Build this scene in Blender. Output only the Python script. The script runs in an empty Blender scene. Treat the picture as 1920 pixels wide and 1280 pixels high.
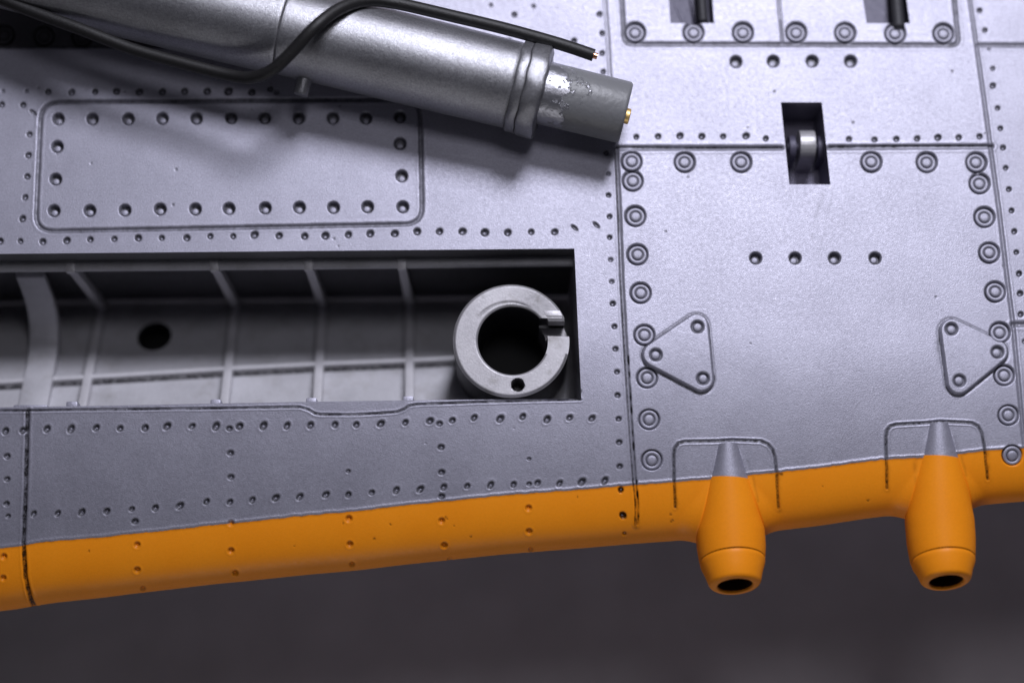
import bpy, bmesh, math, random
import numpy as np
from mathutils import Vector, Matrix

random.seed(5)
rng = np.random.default_rng(5)
SC = bpy.context.scene
COL = SC.collection

# ------------------------------------------------------------------ camera
# 1 unit = 100 photo pixels on the wing skin; camera leans 14 degrees from the leading-edge side
F_PX, DIST, TILT = 3550.0, 35.5, math.radians(14.2)
cam_d = bpy.data.cameras.new("camera")
cam = bpy.data.objects.new("camera", cam_d)
COL.objects.link(cam)
cam.location = (0, -DIST * math.sin(TILT), DIST * math.cos(TILT))
cam.rotation_euler = (TILT, 0, 0)
cam_d.sensor_width = 36
cam_d.lens = F_PX / 1920 * 36
cam_d.clip_start, cam_d.clip_end = 0.5, 400
cam_d.dof.use_dof = True
cam_d.dof.focus_distance = 35.6
cam_d.dof.aperture_fstop = 0.0666 / 1.5
SC.camera = cam

# ------------------------------------------------------------------ world, lamps, exposure
world = bpy.data.worlds.new("World")
SC.world = world
world.use_nodes = True
bg = world.node_tree.nodes["Background"]
bg.inputs[0].default_value = (0.80, 0.80, 1.0, 1)
bg.inputs[1].default_value = 0.026


def area(name, loc, target, size, energy, color):
    d = bpy.data.lights.new(name, 'AREA')
    d.shape = 'DISK'
    d.size = size
    d.energy = energy
    d.color = color
    o = bpy.data.objects.new(name, d)
    COL.objects.link(o)
    o.location = loc
    o.rotation_euler = (Vector(target) - Vector(loc)).to_track_quat('-Z', 'Y').to_euler()
    return o


area("desk_lamp", (5.0, 9.0, 46.0), (0.5, 1.0, 0), 11, 2300, (0.93, 0.92, 1.0))
area("window_lamp", (9.5, 28.5, 39.0), (0.5, 1.0, 0), 13.5, 22800, (0.88, 0.885, 1.0))
area("room_lamp", (-6, -60, 6), (0, -8, -9), 16, 3600, (0.97, 0.96, 1.0))  # added fill without a known source, brightens table and nose
SC.view_settings.view_transform = 'Standard'
SC.view_settings.look = 'None'
SC.view_settings.exposure = 0.0
SC.view_settings.gamma = 1.0
SC.render.engine = 'CYCLES'
SC.cycles.use_denoising = True

# ------------------------------------------------------------------ pixel <-> place
CL = np.array(cam.location)
RT = np.array([1.0, 0, 0])
UP = np.array([0, math.cos(TILT), math.sin(TILT)])
FW = np.array([0, math.sin(TILT), -math.cos(TILT)])


def unproj(px, py, z):
    px, py, z = np.broadcast_arrays(np.asarray(px, float), np.asarray(py, float), np.asarray(z, float))
    u = (px - 960) / F_PX
    v = (640 - py) / F_PX
    d = FW + u[..., None] * RT + v[..., None] * UP
    t = (z - CL[2]) / d[..., 2]
    return CL + t[..., None] * d


def proj(P):
    r = np.asarray(P, float) - CL
    w = r @ FW
    return 960 + F_PX * (r @ RT) / w, 640 - F_PX * (r @ UP) / w


def skin_z(P):
    w = P[..., 1] + 0.055 * P[..., 0]
    q = np.maximum(0, 0.4 - w)
    return -0.5 * 0.080 * q * q


def on_skin(px, py, lift=0.0):
    z = np.zeros(np.broadcast(np.asarray(px), np.asarray(py)).shape)
    for _ in range(7):
        P = unproj(px, py, z + lift)
        z = skin_z(P)
    return unproj(px, py, z + lift)


# ------------------------------------------------------------------ materials
def new_mat(name):
    m = bpy.data.materials.new(name)
    m.use_nodes = True
    nt = m.node_tree
    return m, nt, nt.nodes["Principled BSDF"]


def nd(nt, kind, **kw):
    n = nt.nodes.new(kind)
    for k, v in kw.items():
        setattr(n, k, v)
    return n


def noise(nt, scale, detail=3.0, rough=0.55, vec=None):
    n = nd(nt, 'ShaderNodeTexNoise')
    n.inputs['Scale'].default_value = scale
    n.inputs['Detail'].default_value = detail
    n.inputs['Roughness'].default_value = rough
    if vec is not None:
        nt.links.new(vec, n.inputs['Vector'])
    return n.outputs['Fac']


def rmap(nt, v, a, b, c, d):
    n = nd(nt, 'ShaderNodeMapRange')
    for i, x in enumerate((a, b, c, d)):
        n.inputs[i + 1].default_value = x
    nt.links.new(v, n.inputs[0])
    return n.outputs[0]


def mathn(nt, op, a, b):
    n = nd(nt, 'ShaderNodeMath', operation=op)
    for i, x in enumerate((a, b)):
        if isinstance(x, (int, float)):
            n.inputs[i].default_value = x
        else:
            nt.links.new(x, n.inputs[i])
    return n.outputs[0]


def mixc(nt, f, a, b, mode='MIX'):
    n = nd(nt, 'ShaderNodeMix', data_type='RGBA', blend_type=mode)
    if isinstance(f, (int, float)):
        n.inputs['Factor'].default_value = f
    else:
        nt.links.new(f, n.inputs['Factor'])
    for s, x in (('A', a), ('B', b)):
        i = [q for q in n.inputs if q.name == s and q.type == 'RGBA'][0]
        if isinstance(x, tuple):
            i.default_value = (*x, 1)
        else:
            nt.links.new(x, i)
    return [q for q in n.outputs if q.type == 'RGBA'][0]


def paint(name, base, base2, rough, metal, flake=0.12, bump=0.12, spec=0.5, stain=None, wash_col=(0.012, 0.011, 0.014), bscale=32, coat=0.0):
    """sprayed model paint: faint mottling, flake, ink wash where the 'wash' attribute says it was brushed in"""
    m, nt, b = new_mat(name)
    tc = nd(nt, 'ShaderNodeTexCoord').outputs['Object']
    col = mixc(nt, rmap(nt, noise(nt, 0.9, 5, 0.6, tc), 0.35, 0.65, 0, 1), base, base2)
    fl = noise(nt, 26, 3, 0.75, tc)
    g = rmap(nt, fl, 0.25, 0.75, 1 - flake, 1 + flake)
    gc = nd(nt, 'ShaderNodeCombineColor')
    for i in range(3):
        nt.links.new(g, gc.inputs[i])
    col = mixc(nt, 1.0, col, gc.outputs[0], 'MULTIPLY')
    if stain:
        sf = rmap(nt, noise(nt, 2.3, 6, 0.65, tc), 0.52, 0.72, 0, stain[3])
        col = mixc(nt, sf, col, tuple(stain[:3]))
    at = nd(nt, 'ShaderNodeAttribute', attribute_name='wash').outputs['Fac']
    wn = rmap(nt, noise(nt, 18, 4, 0.7, tc), 0.3, 0.65, 0.55, 1.25)
    wf = mathn(nt, 'MINIMUM', mathn(nt, 'MULTIPLY', at, wn), 1.0)
    col = mixc(nt, wf, col, wash_col)
    nt.links.new(col, b.inputs['Base Color'])
    nt.links.new(mathn(nt, 'MULTIPLY', mathn(nt, 'SUBTRACT', 1.0, wf), metal), b.inputs['Metallic'])
    nt.links.new(rmap(nt, noise(nt, 14, 3, 0.6, tc), 0.3, 0.7, rough - 0.05, rough + 0.07), b.inputs['Roughness'])
    b.inputs['Specular IOR Level'].default_value = spec
    b.inputs['Coat Weight'].default_value = coat
    bp = nd(nt, 'ShaderNodeBump')
    bp.inputs['Strength'].default_value = bump
    bp.inputs['Distance'].default_value = 0.03
    hh = mathn(nt, 'ADD', noise(nt, bscale, 3, 0.65, tc), mathn(nt, 'MULTIPLY', noise(nt, 6, 3, 0.5, tc), 0.35))
    nt.links.new(hh, bp.inputs['Height'])
    nt.links.new(bp.outputs[0], b.inputs['Normal'])
    return m


M = {}
M['silver'] = paint('silver_paint', (0.41, 0.405, 0.482), (0.36, 0.355, 0.425), 0.48, 0.52, flake=0.18, bump=0.22, bscale=40)
M['dark_silver'] = paint('dark_silver_paint', (0.11, 0.105, 0.12), (0.09, 0.088, 0.098), 0.55, 0.3)  # silver with the tube's shadow put into the colour
M['bay'] = paint('bay_paint', (0.55, 0.545, 0.58), (0.45, 0.445, 0.475), 0.5, 0.1, stain=(0.22, 0.20, 0.17, 0.3))
M['bay_dark'] = paint('dark_washed_bay_paint', (0.075, 0.073, 0.085), (0.055, 0.055, 0.062), 0.55, 0.2)  # bay paint with the walls' shade put into the colour
M['slot_dark'] = paint('dark_cavity_paint', (0.035, 0.034, 0.04), (0.025, 0.025, 0.03), 0.6, 0.1)  # dark grey of the rods; on the ring sleeve it stands for shade
M['rib'] = paint('drybrushed_rib_paint', (0.64, 0.63, 0.66), (0.55, 0.54, 0.57), 0.45, 0.25)
M['ring'] = paint('ring_paint', (0.44, 0.43, 0.45), (0.36, 0.35, 0.37), 0.45, 0.4, stain=(0.16, 0.15, 0.13, 0.7))
M['yellow'] = paint('yellow_paint', (0.97, 0.315, 0.012), (0.94, 0.295, 0.010), 0.42, 0.0, flake=0.05, bump=0.08, spec=0.2, wash_col=(0.03, 0.012, 0.003))
M['strut'] = paint('strut_metal', (0.37, 0.37, 0.395), (0.31, 0.31, 0.33), 0.36, 0.85, flake=0.3, bump=0.3, bscale=50)


def plastic_chipped():
    m, nt, b = new_mat('grey_plastic_with_silver_remnants')
    tc = nd(nt, 'ShaderNodeTexCoord').outputs['Object']
    sep = nd(nt, 'ShaderNodeSeparateXYZ')
    nt.links.new(tc, sep.inputs[0])
    grad = rmap(nt, sep.outputs[2], 0.0, 1.45, 0.22, -0.18)   # local z runs along the tube towards the bare tip
    f = mathn(nt, 'ADD', noise(nt, 3.2, 8, 0.72, tc), grad)
    f = rmap(nt, f, 0.56, 0.60, 0, 1)
    nt.links.new(mixc(nt, f, (0.175, 0.178, 0.185), (0.34, 0.34, 0.37)), b.inputs['Base Color'])
    nt.links.new(mathn(nt, 'MULTIPLY', f, 0.85), b.inputs['Metallic'])
    nt.links.new(rmap(nt, f, 0, 1, 0.42, 0.38), b.inputs['Roughness'])
    bp = nd(nt, 'ShaderNodeBump')
    bp.inputs['Strength'].default_value = 0.5
    bp.inputs['Distance'].default_value = 0.03
    nt.links.new(mathn(nt, 'ADD', f, mathn(nt, 'MULTIPLY', noise(nt, 9, 4, 0.6, tc), 0.8)), bp.inputs['Height'])
    nt.links.new(bp.outputs[0], b.inputs['Normal'])
    return m


def simple(name, col, rough, metal=0.0, nscale=20, namp=0.2, bump=0.1):
    m, nt, b = new_mat(name)
    tc = nd(nt, 'ShaderNodeTexCoord').outputs['Object']
    f = noise(nt, nscale, 4, 0.6, tc)
    lo = tuple(c * (1 - namp) for c in col)
    hi = tuple(min(1, c * (1 + namp)) for c in col)
    nt.links.new(mixc(nt, rmap(nt, f, 0.3, 0.7, 0, 1), lo, hi), b.inputs['Base Color'])
    b.inputs['Roughness'].default_value = rough
    b.inputs['Metallic'].default_value = metal
    bp = nd(nt, 'ShaderNodeBump')
    bp.inputs['Strength'].default_value = bump
    bp.inputs['Distance'].default_value = 0.02
    nt.links.new(f, bp.inputs['Height'])
    nt.links.new(bp.outputs[0], b.inputs['Normal'])
    return m


M['plastic'] = plastic_chipped()
M['wire'] = simple('black_insulation', (0.0075, 0.007, 0.0075), 0.55, 0, 22, 0.4, 0.35)
M['bore'] = simple('brown_bore', (0.035, 0.013, 0.005), 0.6)
M['copper'] = simple('copper', (0.85, 0.42, 0.26), 0.28, 1.0)
M['brass'] = simple('brass', (0.85, 0.58, 0.22), 0.45, 0.8)
M['black'] = simple('black_void_paint', (0.006, 0.006, 0.007), 0.7)  # black stands in for the darkness inside deep holes
M['table'] = simple('dark_grey_mat', (0.56, 0.515, 0.54), 0.85, 0, 0.35, 0.12, 0.2)


# ------------------------------------------------------------------ object helpers
def obj(name, me, parent=None, mat=None):
    o = bpy.data.objects.new(name, me)
    COL.objects.link(o)
    if parent is not None:
        o.parent = parent
    if mat is not None and me is not None:
        me.materials.clear()
        me.materials.append(mat)
    return o


def np_mesh(name, V, quads, wash=None, smooth=True):
    me = bpy.data.meshes.new(name)
    V = np.asarray(V, np.float32)
    quads = np.asarray(quads, np.int32)
    n = len(quads)
    me.vertices.add(len(V))
    me.vertices.foreach_set('co', V.ravel())
    me.loops.add(n * 4)
    me.loops.foreach_set('vertex_index', quads.ravel())
    me.polygons.add(n)
    me.polygons.foreach_set('loop_start', np.arange(0, n * 4, 4, dtype=np.int32))
    me.polygons.foreach_set('use_smooth', np.full(n, smooth, dtype=bool))
    if wash is not None:
        a = me.attributes.new('wash', 'FLOAT', 'POINT')
        a.data.foreach_set('value', np.asarray(wash, np.float32))
    me.update(calc_edges=True)
    me.validate()
    return me


def py_mesh(name, V, Fc, wash=None, smooth=False, sharp=None):
    me = bpy.data.meshes.new(name)
    me.from_pydata([tuple(map(float, v)) for v in V], [], Fc)
    if wash is not None:
        a = me.attributes.new('wash', 'FLOAT', 'POINT')
        a.data.foreach_set('value', np.asarray(wash, np.float32))
    bm = bmesh.new()
    bm.from_mesh(me)
    bmesh.ops.recalc_face_normals(bm, faces=bm.faces)
    bm.to_mesh(me)
    bm.free()
    if smooth:
        for p in me.polygons:
            p.use_smooth = True
        if sharp:
            me.set_sharp_from_angle(angle=math.radians(sharp))
    return me


def lathe_mesh(name, prof, seg=32, wash=None, smooth=True, sharp=35, cap0=False, cap1=False):
    """prof: list of (z, r); axis = +z. wash: per-ring"""
    V, Fc, Wv = [], [], []
    n = len(prof)
    for i, (z, r) in enumerate(prof):
        for k in range(seg):
            a = 2 * math.pi * k / seg
            V.append((r * math.cos(a), r * math.sin(a), z))
            Wv.append(wash[i] if wash else 0.0)
    for i in range(n - 1):
        for k in range(seg):
            k2 = (k + 1) % seg
            Fc.append((i * seg + k, i * seg + k2, (i + 1) * seg + k2, (i + 1) * seg + k))
    if cap0:
        Fc.append(tuple(range(seg - 1, -1, -1)))
    if cap1:
        Fc.append(tuple((n - 1) * seg + k for k in range(seg)))
    return py_mesh(name, V, Fc, Wv, smooth, sharp)


def frame_along(d, up=(0, 0, 1)):
    d = Vector(d).normalized()
    x = Vector(up).cross(d)
    x.normalize()
    y = d.cross(x)
    return Matrix((x, y, d)).transposed()


def prism_x(name, poly, x0, x1, shear=0.0, bevel=0.0, wash=None):
    """poly: list of (Y, Z), extruded in x from x0 to x1; shear moves x by shear*(Y0-Y)"""
    Y0 = poly[0][0]
    V = []
    for x in (x0, x1):
        for (y, z) in poly:
            V.append((x + shear * (Y0 - y), y, z))
    n = len(poly)
    Fc = [tuple(range(n)), tuple(range(2 * n - 1, n - 1, -1))]
    for i in range(n):
        j = (i + 1) % n
        Fc.append((i, j, n + j, n + i))
    me = py_mesh(name, V, Fc)
    if bevel:
        bm = bmesh.new()
        bm.from_mesh(me)
        bmesh.ops.bevel(bm, geom=bm.edges[:], offset=bevel, segments=2, affect='EDGES', profile=0.6)
        bm.to_mesh(me)
        bm.free()
        for p in me.polygons:
            p.use_smooth = True
        me.set_sharp_from_angle(angle=math.radians(40))
    return me


def empty(name, loc, label, cat):
    o = bpy.data.objects.new(name, None)
    COL.objects.link(o)
    o.location = loc
    o['label'] = label
    o['category'] = cat
    return o


# ------------------------------------------------------------------ table below
tb = py_mesh('tabletop', [(-60, -60, -9), (60, -60, -9), (60, 60, -9), (-60, 60, -9)], [(0, 1, 2, 3)])
to = obj('tabletop', tb, None, M['table'])
to['kind'] = 'structure'
to['label'] = 'dark grey blurred table surface below the wing edge'

# ------------------------------------------------------------------ the wing: skin grid
wing = empty('model_wing', (0, 0, 0), 'silver model aircraft wing with orange yellow leading edge, rivets and open wheel bay', 'model wing')

# column curves x(y) and row curves y(x), photo pixels; cuts lie on grid lines
CK = [
    [(-50, -60), (1040, -60)],
    [(-50, 70), (768, 52), (917, 48), (1030, 44)],
    [(-50, 1053), (466, 1077), (747, 1090), (1040, 1104)],
    [(-50, 1131), (0, 1134), (137, 1143), (279, 1156), (520, 1167), (811, 1184), (907, 1190), (1040, 1197)],
    [(-50, 1250), (0, 1254), (44, 1257), (1040, 1345)],
    [(-50, 1332), (0, 1336), (44, 1339), (1040, 1427)],
    [(-50, 1441), (192, 1464), (346, 1480), (1040, 1550)],
    [(-50, 1519), (192, 1541), (346, 1557), (1040, 1627)],
    [(-50, 1612), (0, 1618), (44, 1625), (1040, 1715)],
    [(-50, 1694), (0, 1700), (44, 1706), (1040, 1798)],
    [(-50, 1812), (0, 1819), (78, 1830), (160, 1842), (263, 1856), (396, 1874), (531, 1890), (726, 1911), (1040, 1945)],
    [(-50, 1985), (1040, 2030)],
]
YEL = [(-80, 1033), (0, 1028), (43, 1022), (53, 1018), (167, 1008), (300, 995), (433, 980), (533, 970), (633, 961), (793, 943), (893, 933), (1027, 922), (1183, 908), (1265, 903.5), (1366, 894), (1456, 885), (1568, 872), (1666, 861), (1730, 857), (1799, 850), (1847, 844), (1920, 839), (2040, 828)]
RK = [
    [(-80, -60), (2040, -60)],
    [(-80, 44), (2040, 44)],
    [(-80, 84), (2040, 85)],
    [(-80, 192), (2040, 192)],
    [(-80, 278), (1156, 277.5), (1860, 275), (2040, 274)],
    [(-80, 346), (2040, 346)],
    [(-80, 478), (0, 476), (633, 470), (1077, 466), (2040, 458)],
    [(-80, 764), (0, 763), (200, 760), (560, 753), (760, 750), (1090, 747), (2040, 738)],
    YEL,
]
STEP = 1.75
cs, ck_idx = [], []
for i in range(len(CK) - 1):
    w = max(abs(CK[i + 1][j][1] - CK[i][j][1]) for j in (0, -1))
    n = max(2, int(round(w / STEP)))
    ck_idx.append(len(cs))
    cs += [i + k / n for k in range(n)]
ck_idx.append(len(cs))
cs.append(len(CK) - 1)
rs, rk_idx = [], []
for i in range(len(RK) - 1):
    h = max(np.interp(x, *zip(*RK[i + 1])) - np.interp(x, *zip(*RK[i])) for x in (0, 960, 1900))
    n = max(2, int(round(h / STEP)))
    rk_idx.append(len(rs))
    rs += [i + k / n for k in range(n)]
rk_idx.append(len(rs))
rs.append(len(RK) - 1)
cs, rs = np.array(cs), np.array(rs)
NC, NRM = len(cs), len(rs)


def smooth1(a, k=9):
    return np.convolve(np.pad(a, (k // 2, k // 2), 'edge'), np.ones(k) / k, 'valid')


_yx = np.arange(-80, 2041, 2.0)
_yj = np.interp(_yx, *zip(*YEL))
_yj = smooth1(_yj, 21) + smooth1(rng.normal(0, 1, len(_yx)), 7) * 1.0 + smooth1(rng.normal(0, 1, len(_yx)), 41) * 3.0


def curves(keys, coord, param, last=None):
    vals = [np.interp(coord, *zip(*k)) for k in keys]
    if last is not None:
        vals[-1] = last(coord)
    out = np.zeros(coord.shape)
    i0 = np.minimum(param.astype(int), len(keys) - 2)
    f = param - i0
    for i in range(len(keys) - 1):
        m = i0 == i
        out[m] = vals[i][m] * (1 - f[m]) + vals[i + 1][m] * f[m]
    return out


CS, RS = np.meshgrid(cs, rs)
PX = np.zeros(CS.shape) + 960.0
PY = np.zeros(CS.shape) + 500.0
for _ in range(4):
    PX = curves(CK, PY, CS)
    PY = curves(RK, PX, RS, lambda x: np.interp(x, _yx, _yj))
P = on_skin(PX, PY)

# rounded nose beyond the paint line
P0 = P[-1]
tan = P[-1] - P[-8]
d2 = tan[:, :2] / np.linalg.norm(tan[:, :2], axis=1)[:, None]
d2 = np.stack([smooth1(d2[:, 0], 61), smooth1(d2[:, 1], 61)], 1)
th0 = float(np.mean(np.arctan2(-tan[:, 2], np.linalg.norm(tan[:, :2], axis=1))))
th = np.linspace(th0, math.radians(186), 600)
rho = 0.42 + 2.6 * np.exp(-(th - th0) / 0.22)
du = np.concatenate([[0], np.cumsum(np.cos(th[:-1]) * rho[:-1] * np.diff(th))])
dv = np.concatenate([[0], np.cumsum(-np.sin(th[:-1]) * rho[:-1] * np.diff(th))])
sc_ = du.max()
du, dv = du / sc_, dv / sc_
arc = np.concatenate([[0], np.cumsum(np.hypot(np.diff(du), np.diff(dv)))])
th100 = np.interp(math.radians(112), th, arc)
arcs = np.concatenate([np.linspace(0, th100, 66)[1:], np.linspace(th100, arc[-1], 10)[1:]])
LN = 0.885 * np.interp(PX[-1], [0, 300, 633, 1027, 1456, 1666, 1920], [1.22, 1.12, 1.13, 1.11, 1.11, 1.07, 0.99])
LN = smooth1(LN, 201)
Un, Vn = np.interp(arcs, arc, du), np.interp(arcs, arc, dv)
nose = np.zeros((len(arcs), NC, 3))
nose[..., 0] = P0[:, 0] + Un[:, None] * LN * d2[:, 0]
nose[..., 1] = P0[:, 1] + Un[:, None] * LN * d2[:, 1]
# smooth the ragged paint line out of the nose
k = np.linspace(0, 1, len(arcs))[:, None]
P0s = smooth1(P0[:, 1], 41)
ease = np.clip(Un / 0.25, 0, 1)[:, None]
nose[..., 1] += ease * (P0s - P0[:, 1])
z0s = smooth1(P0[:, 2], 41)
nose[..., 2] = P0[:, 2] + ease * (z0s - P0[:, 2]) + Vn[:, None] * LN
und = np.zeros((2, NC, 3))
for i, (dy, dz) in enumerate(((0.6, -2.7), (8.0, -5.2))):
    und[i] = nose[-1] + np.stack([np.zeros(NC), np.full(NC, dy), np.full(NC, dz)], 1)
ALL = np.concatenate([P, nose, und])
NR = len(ALL)
# the wing goes on past the right of the frame
_far = ALL[:, -1:, :] + np.array([14.0, 1.3, -0.6])
ALL = np.concatenate([ALL, _far], 1)
NC += 1
ax, ay = proj(ALL)
ax[:NRM, :-1], ay[:NRM, :-1] = PX, PY
gx = np.gradient(ALL, axis=1)
gy = np.gradient(ALL, axis=0)
NRMV = np.cross(gy, gx)
NRMV /= np.linalg.norm(NRMV, axis=2)[..., None] + 1e-12
if NRMV[100, 100, 2] < 0:
    NRMV = -NRMV
H = np.zeros((NR, NC))
WS = np.zeros((NR, NC))
NVIS = NRM + 62          # rows that can carry marks
fx, fy = ax[:NVIS], ay[:NVIS]
Hv, Wv = H[:NVIS], WS[:NVIS]
RAG = (np.sin(fx * 0.31 + fy * 0.17) + np.sin(fx * 0.13 - fy * 0.29 + 1.3) + np.sin(fx * 0.057 + fy * 0.071)) / 3


def sstep(a, b, x):
    t = np.clip((x - a) / (b - a), 0, 1)
    return t * t * (3 - 2 * t)


def box_mask(x0, y0, x1, y1):
    return np.nonzero((fx > x0) & (fx < x1) & (fy > y0) & (fy < y1))


def dent(x, y, r, depth, wash=0.85, asp=1.0, ang=0.0, rim=0.0, flat=0.5):
    R = r * max(asp, 1) * 2
    m = box_mask(x - R, y - R, x + R, y + R)
    if len(m[0]) == 0:
        return
    dx, dy = fx[m] - x, fy[m] - y
    ca, sa = math.cos(ang), math.sin(ang)
    e = np.hypot((dx * ca + dy * sa) / (r * asp), (-dx * sa + dy * ca) / r)
    Hv[m] -= depth * (1 - sstep(flat, 1.05, e))
    if rim:
        Hv[m] += rim * np.exp(-((e - 1.25) / 0.22) ** 2)
    Wv[m] = np.maximum(Wv[m], wash * (1 - sstep(0.8, 1.1, e)) * (0.55 + 0.45 * sstep(0.2, 0.6, e)))


def poly_dist(poly, m):
    x, y = fx[m], fy[m]
    best = np.full(x.shape, 1e9)
    for (xa, ya), (xb, yb) in zip(poly[:-1], poly[1:]):
        vx, vy = xb - xa, yb - ya
        L2 = vx * vx + vy * vy + 1e-9
        t = np.clip(((x - xa) * vx + (y - ya) * vy) / L2, 0, 1)
        best = np.minimum(best, np.hypot(x - xa - t * vx, y - ya - t * vy))
    return best


def groove(poly, w=3.5, depth=3.0, wash=0.8, lip=0.5, core=0.7, rag=0.25):
    xs, ys = zip(*poly)
    m = box_mask(min(xs) - 12, min(ys) - 12, max(xs) + 12, max(ys) + 12)
    d = poly_dist(poly, m)
    ww = w * (1 + rag * 0.4 * RAG[m])
    Hv[m] -= depth * (1 - sstep(0.25, 1.0, d / ww))
    Hv[m] += lip * np.exp(-((d / ww - 1.5) / 0.35) ** 2)
    Wv[m] = np.maximum(Wv[m], wash * (1 + rag * RAG[m]) * (1 - sstep(core * 0.7, core * 1.25, d / ww)))


def smudge(poly, w, wash):
    xs, ys = zip(*poly)
    m = box_mask(min(xs) - 3 * w, min(ys) - 3 * w, max(xs) + 3 * w, max(ys) + 3 * w)
    d = poly_dist(poly, m)
    Wv[m] = np.maximum(Wv[m], wash * np.exp(-(d / w) ** 2) * (0.7 + 0.6 * RAG[m]))


def rounded(quad, r, n=7):
    """closed polyline of a quad with rounded corners"""
    out = []
    for i in range(len(quad)):
        a, b, c = (np.array(quad[j % len(quad)], float) for j in (i - 1, i, i + 1))
        u = (a - b) / np.linalg.norm(a - b)
        v = (c - b) / np.linalg.norm(c - b)
        for k in range(n):
            t = k / (n - 1)
            out.append(tuple(b + u * r * (1 - t) ** 2 + v * r * t ** 2))
    return out + [out[0]]


def inside(poly, x, y):
    c = np.zeros(x.shape, bool)
    pts = poly if poly[0] == poly[-1] else poly + [poly[0]]
    for (xa, ya), (xb, yb) in zip(pts[:-1], pts[1:]):
        if ya == yb:
            continue
        hit = ((ya > y) != (yb > y)) & (x < (xb - xa) * (y - ya) / (yb - ya) + xa)
        c ^= hit
    return c


# ---- panel lines
L1 = [(52, 770), (50, 840), (48, 917), (44, 1020), (48, 1083), (56, 1118), (66, 1140)]
L2a = [(1131, -60), (1134, 0), (1139, 64), (1143, 137), (1156, 277)]
L2b = [(1156, 277), (1161, 387), (1166, 526), (1174, 667), (1183, 811), (1190, 907), (1194, 945), (1193, 982)]
L3 = [(1812, -60), (1819, 0), (1830, 78), (1842, 160), (1856, 263), (1858, 281), (1874, 396), (1890, 531), (1899, 600), (1911, 726), (1917, 795), (1923, 850), (1926, 900)]
ACC = rounded([(77, 192), (787, 186), (792, 420), (66, 434)], 34)
HAT = rounded([(1160, -90), (1781, -90), (1798, 85), (1171, 83)], 14)
LIP = [(-70, 772), (0, 770), (433, 765), (545, 763), (562, 763), (578, 768), (590, 775), (600, 777), (660, 777.5), (707, 775), (735, 773), (745, 772), (757, 767), (766, 761), (780, 758), (893, 754), (1000, 751), (1088, 749)]
FAL = [(1266, 950), (1264, 907), (1263, 854), (1265, 840), (1272, 831), (1283, 828), (1342, 827), (1371, 825), (1427, 827), (1440, 833), (1449, 844), (1453, 858), (1456, 886), (1460, 952)]
FAR = [(1663, 915), (1661, 820), (1663, 807), (1670, 799), (1680, 796), (1735, 793), (1762, 790), (1822, 793), (1834, 799), (1841, 812), (1845, 833), (1852, 898)]
groove(L1, 5, 3.5, 0.9, 0.5, 0.8)
groove(L2a, 5, 1.6, 0.12, 0.2)
groove(L2b, 4.6, 3.0, 0.30, 0.5, 0.85)
groove([(x - 2.5, y) for x, y in L2b], 1.9, 1.2, 0.85, 0, rag=0.1)
groove([(x + 3.5, y) for x, y in L2b if y > 640], 1.9, 0.8, 0.75, 0, rag=1.2)
groove(L3, 4.6, 3.0, 0.3, 0.3, 0.5)
groove([(1156, 278), (1466, 277.5)], 5.6, 4.0, 0.25, 0.5)
groove([(1156, 275.5), (1466, 276)], 2.6, 1.5, 0.9, 0.0)
groove([(1555, 277), (1700, 276), (1860, 275)], 5.6, 4.0, 0.25, 0.5)
groove([(1555, 274.5), (1700, 273.5), (1860, 272.5)], 2.8, 1.5, 0.85, 0.0)
groove(ACC, 5.0, 4.0, 0.5, 0.25, 0.8)
groove(ACC[:9] + [(787, 183)], 2.5, 1.0, 0.6, 0)
groove(HAT, 5.2, 3.0, 0.5, 0.3, 0.9)
groove([(1457, -60), (1460, 0), (1467, 80)], 3.5, 2.2, 0.15, 0.4)
groove([(1834, 85), (2040, 86)], 5.2, 3.0, 0.45, 0.3)
groove([(1899, 608), (2040, 606)], 6, 3.5, 0.5, 0.5)
groove(FAL, 3.4, 2.0, 0.8, 0.7, 0.8, rag=0.08)
groove(FAR, 3.4, 2.0, 0.8, 0.7, 0.8, rag=0.08)
groove([(x, y) for x, y in LIP], 2.8, 1.6, 0.85, 0.7, 0.7)
# bay lip a little lower than the skin
lipreg = inside(LIP + [(1090, 730), (-70, 730)], fx, fy)
Hv[lipreg] -= 2.5
# paint ridge along the yellow line
yl = np.interp(fx, _yx, _yj)
dyl = fy - yl
Hv += 1.1 * np.exp(-((dyl + 3.5) / 2.6) ** 2)
rowy = np.exp(-((dyl - 0.8) / 1.3) ** 2)
Wv[:] = np.maximum(Wv, 0.75 * rowy * (0.8 + 0.4 * RAG))
# smudges of ink left from wiping
smudge([(1545, 352), (1530, 410), (1522, 445)], 5, 0.14)
smudge([(1563, 356), (1545, 430), (1535, 480)], 3, 0.08)
smudge([(1265, 905), (1268, 950)], 5, 0.35)
smudge([(1459, 890), (1461, 955)], 4.5, 0.35)
smudge([(1402, 862), (1411, 890), (1421, 937)], 2.5, 0.3)
smudge([(1663, 862), (1664, 915)], 5, 0.35)
smudge([(1715, 860), (1717, 905)], 4, 0.25)
smudge([(1790, 818), (1801, 850), (1812, 890)], 2.5, 0.3)
smudge([(1850, 845), (1853, 895)], 5, 0.35)
smudge([(1757, 640), (1760, 675)], 4, 0.3)
smudge([(1754, 642), (1768, 649)], 1.6, 0.5)
smudge([(1193, 975), (1193, 985)], 5, 1.0)
smudge([(1456, 885), (1466, 888)], 3, 0.8)

for pl in (FAL, FAR):
    Hv[inside(pl + [pl[0]], fx, fy) & (dyl < -4)] += 1.0
# ---- triangular plates
TRI = [[(1305, 613), (1227, 666), (1315, 712)], [(1784, 622), (1866, 661), (1797, 717)]]
TRI_R = 24.0


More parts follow.
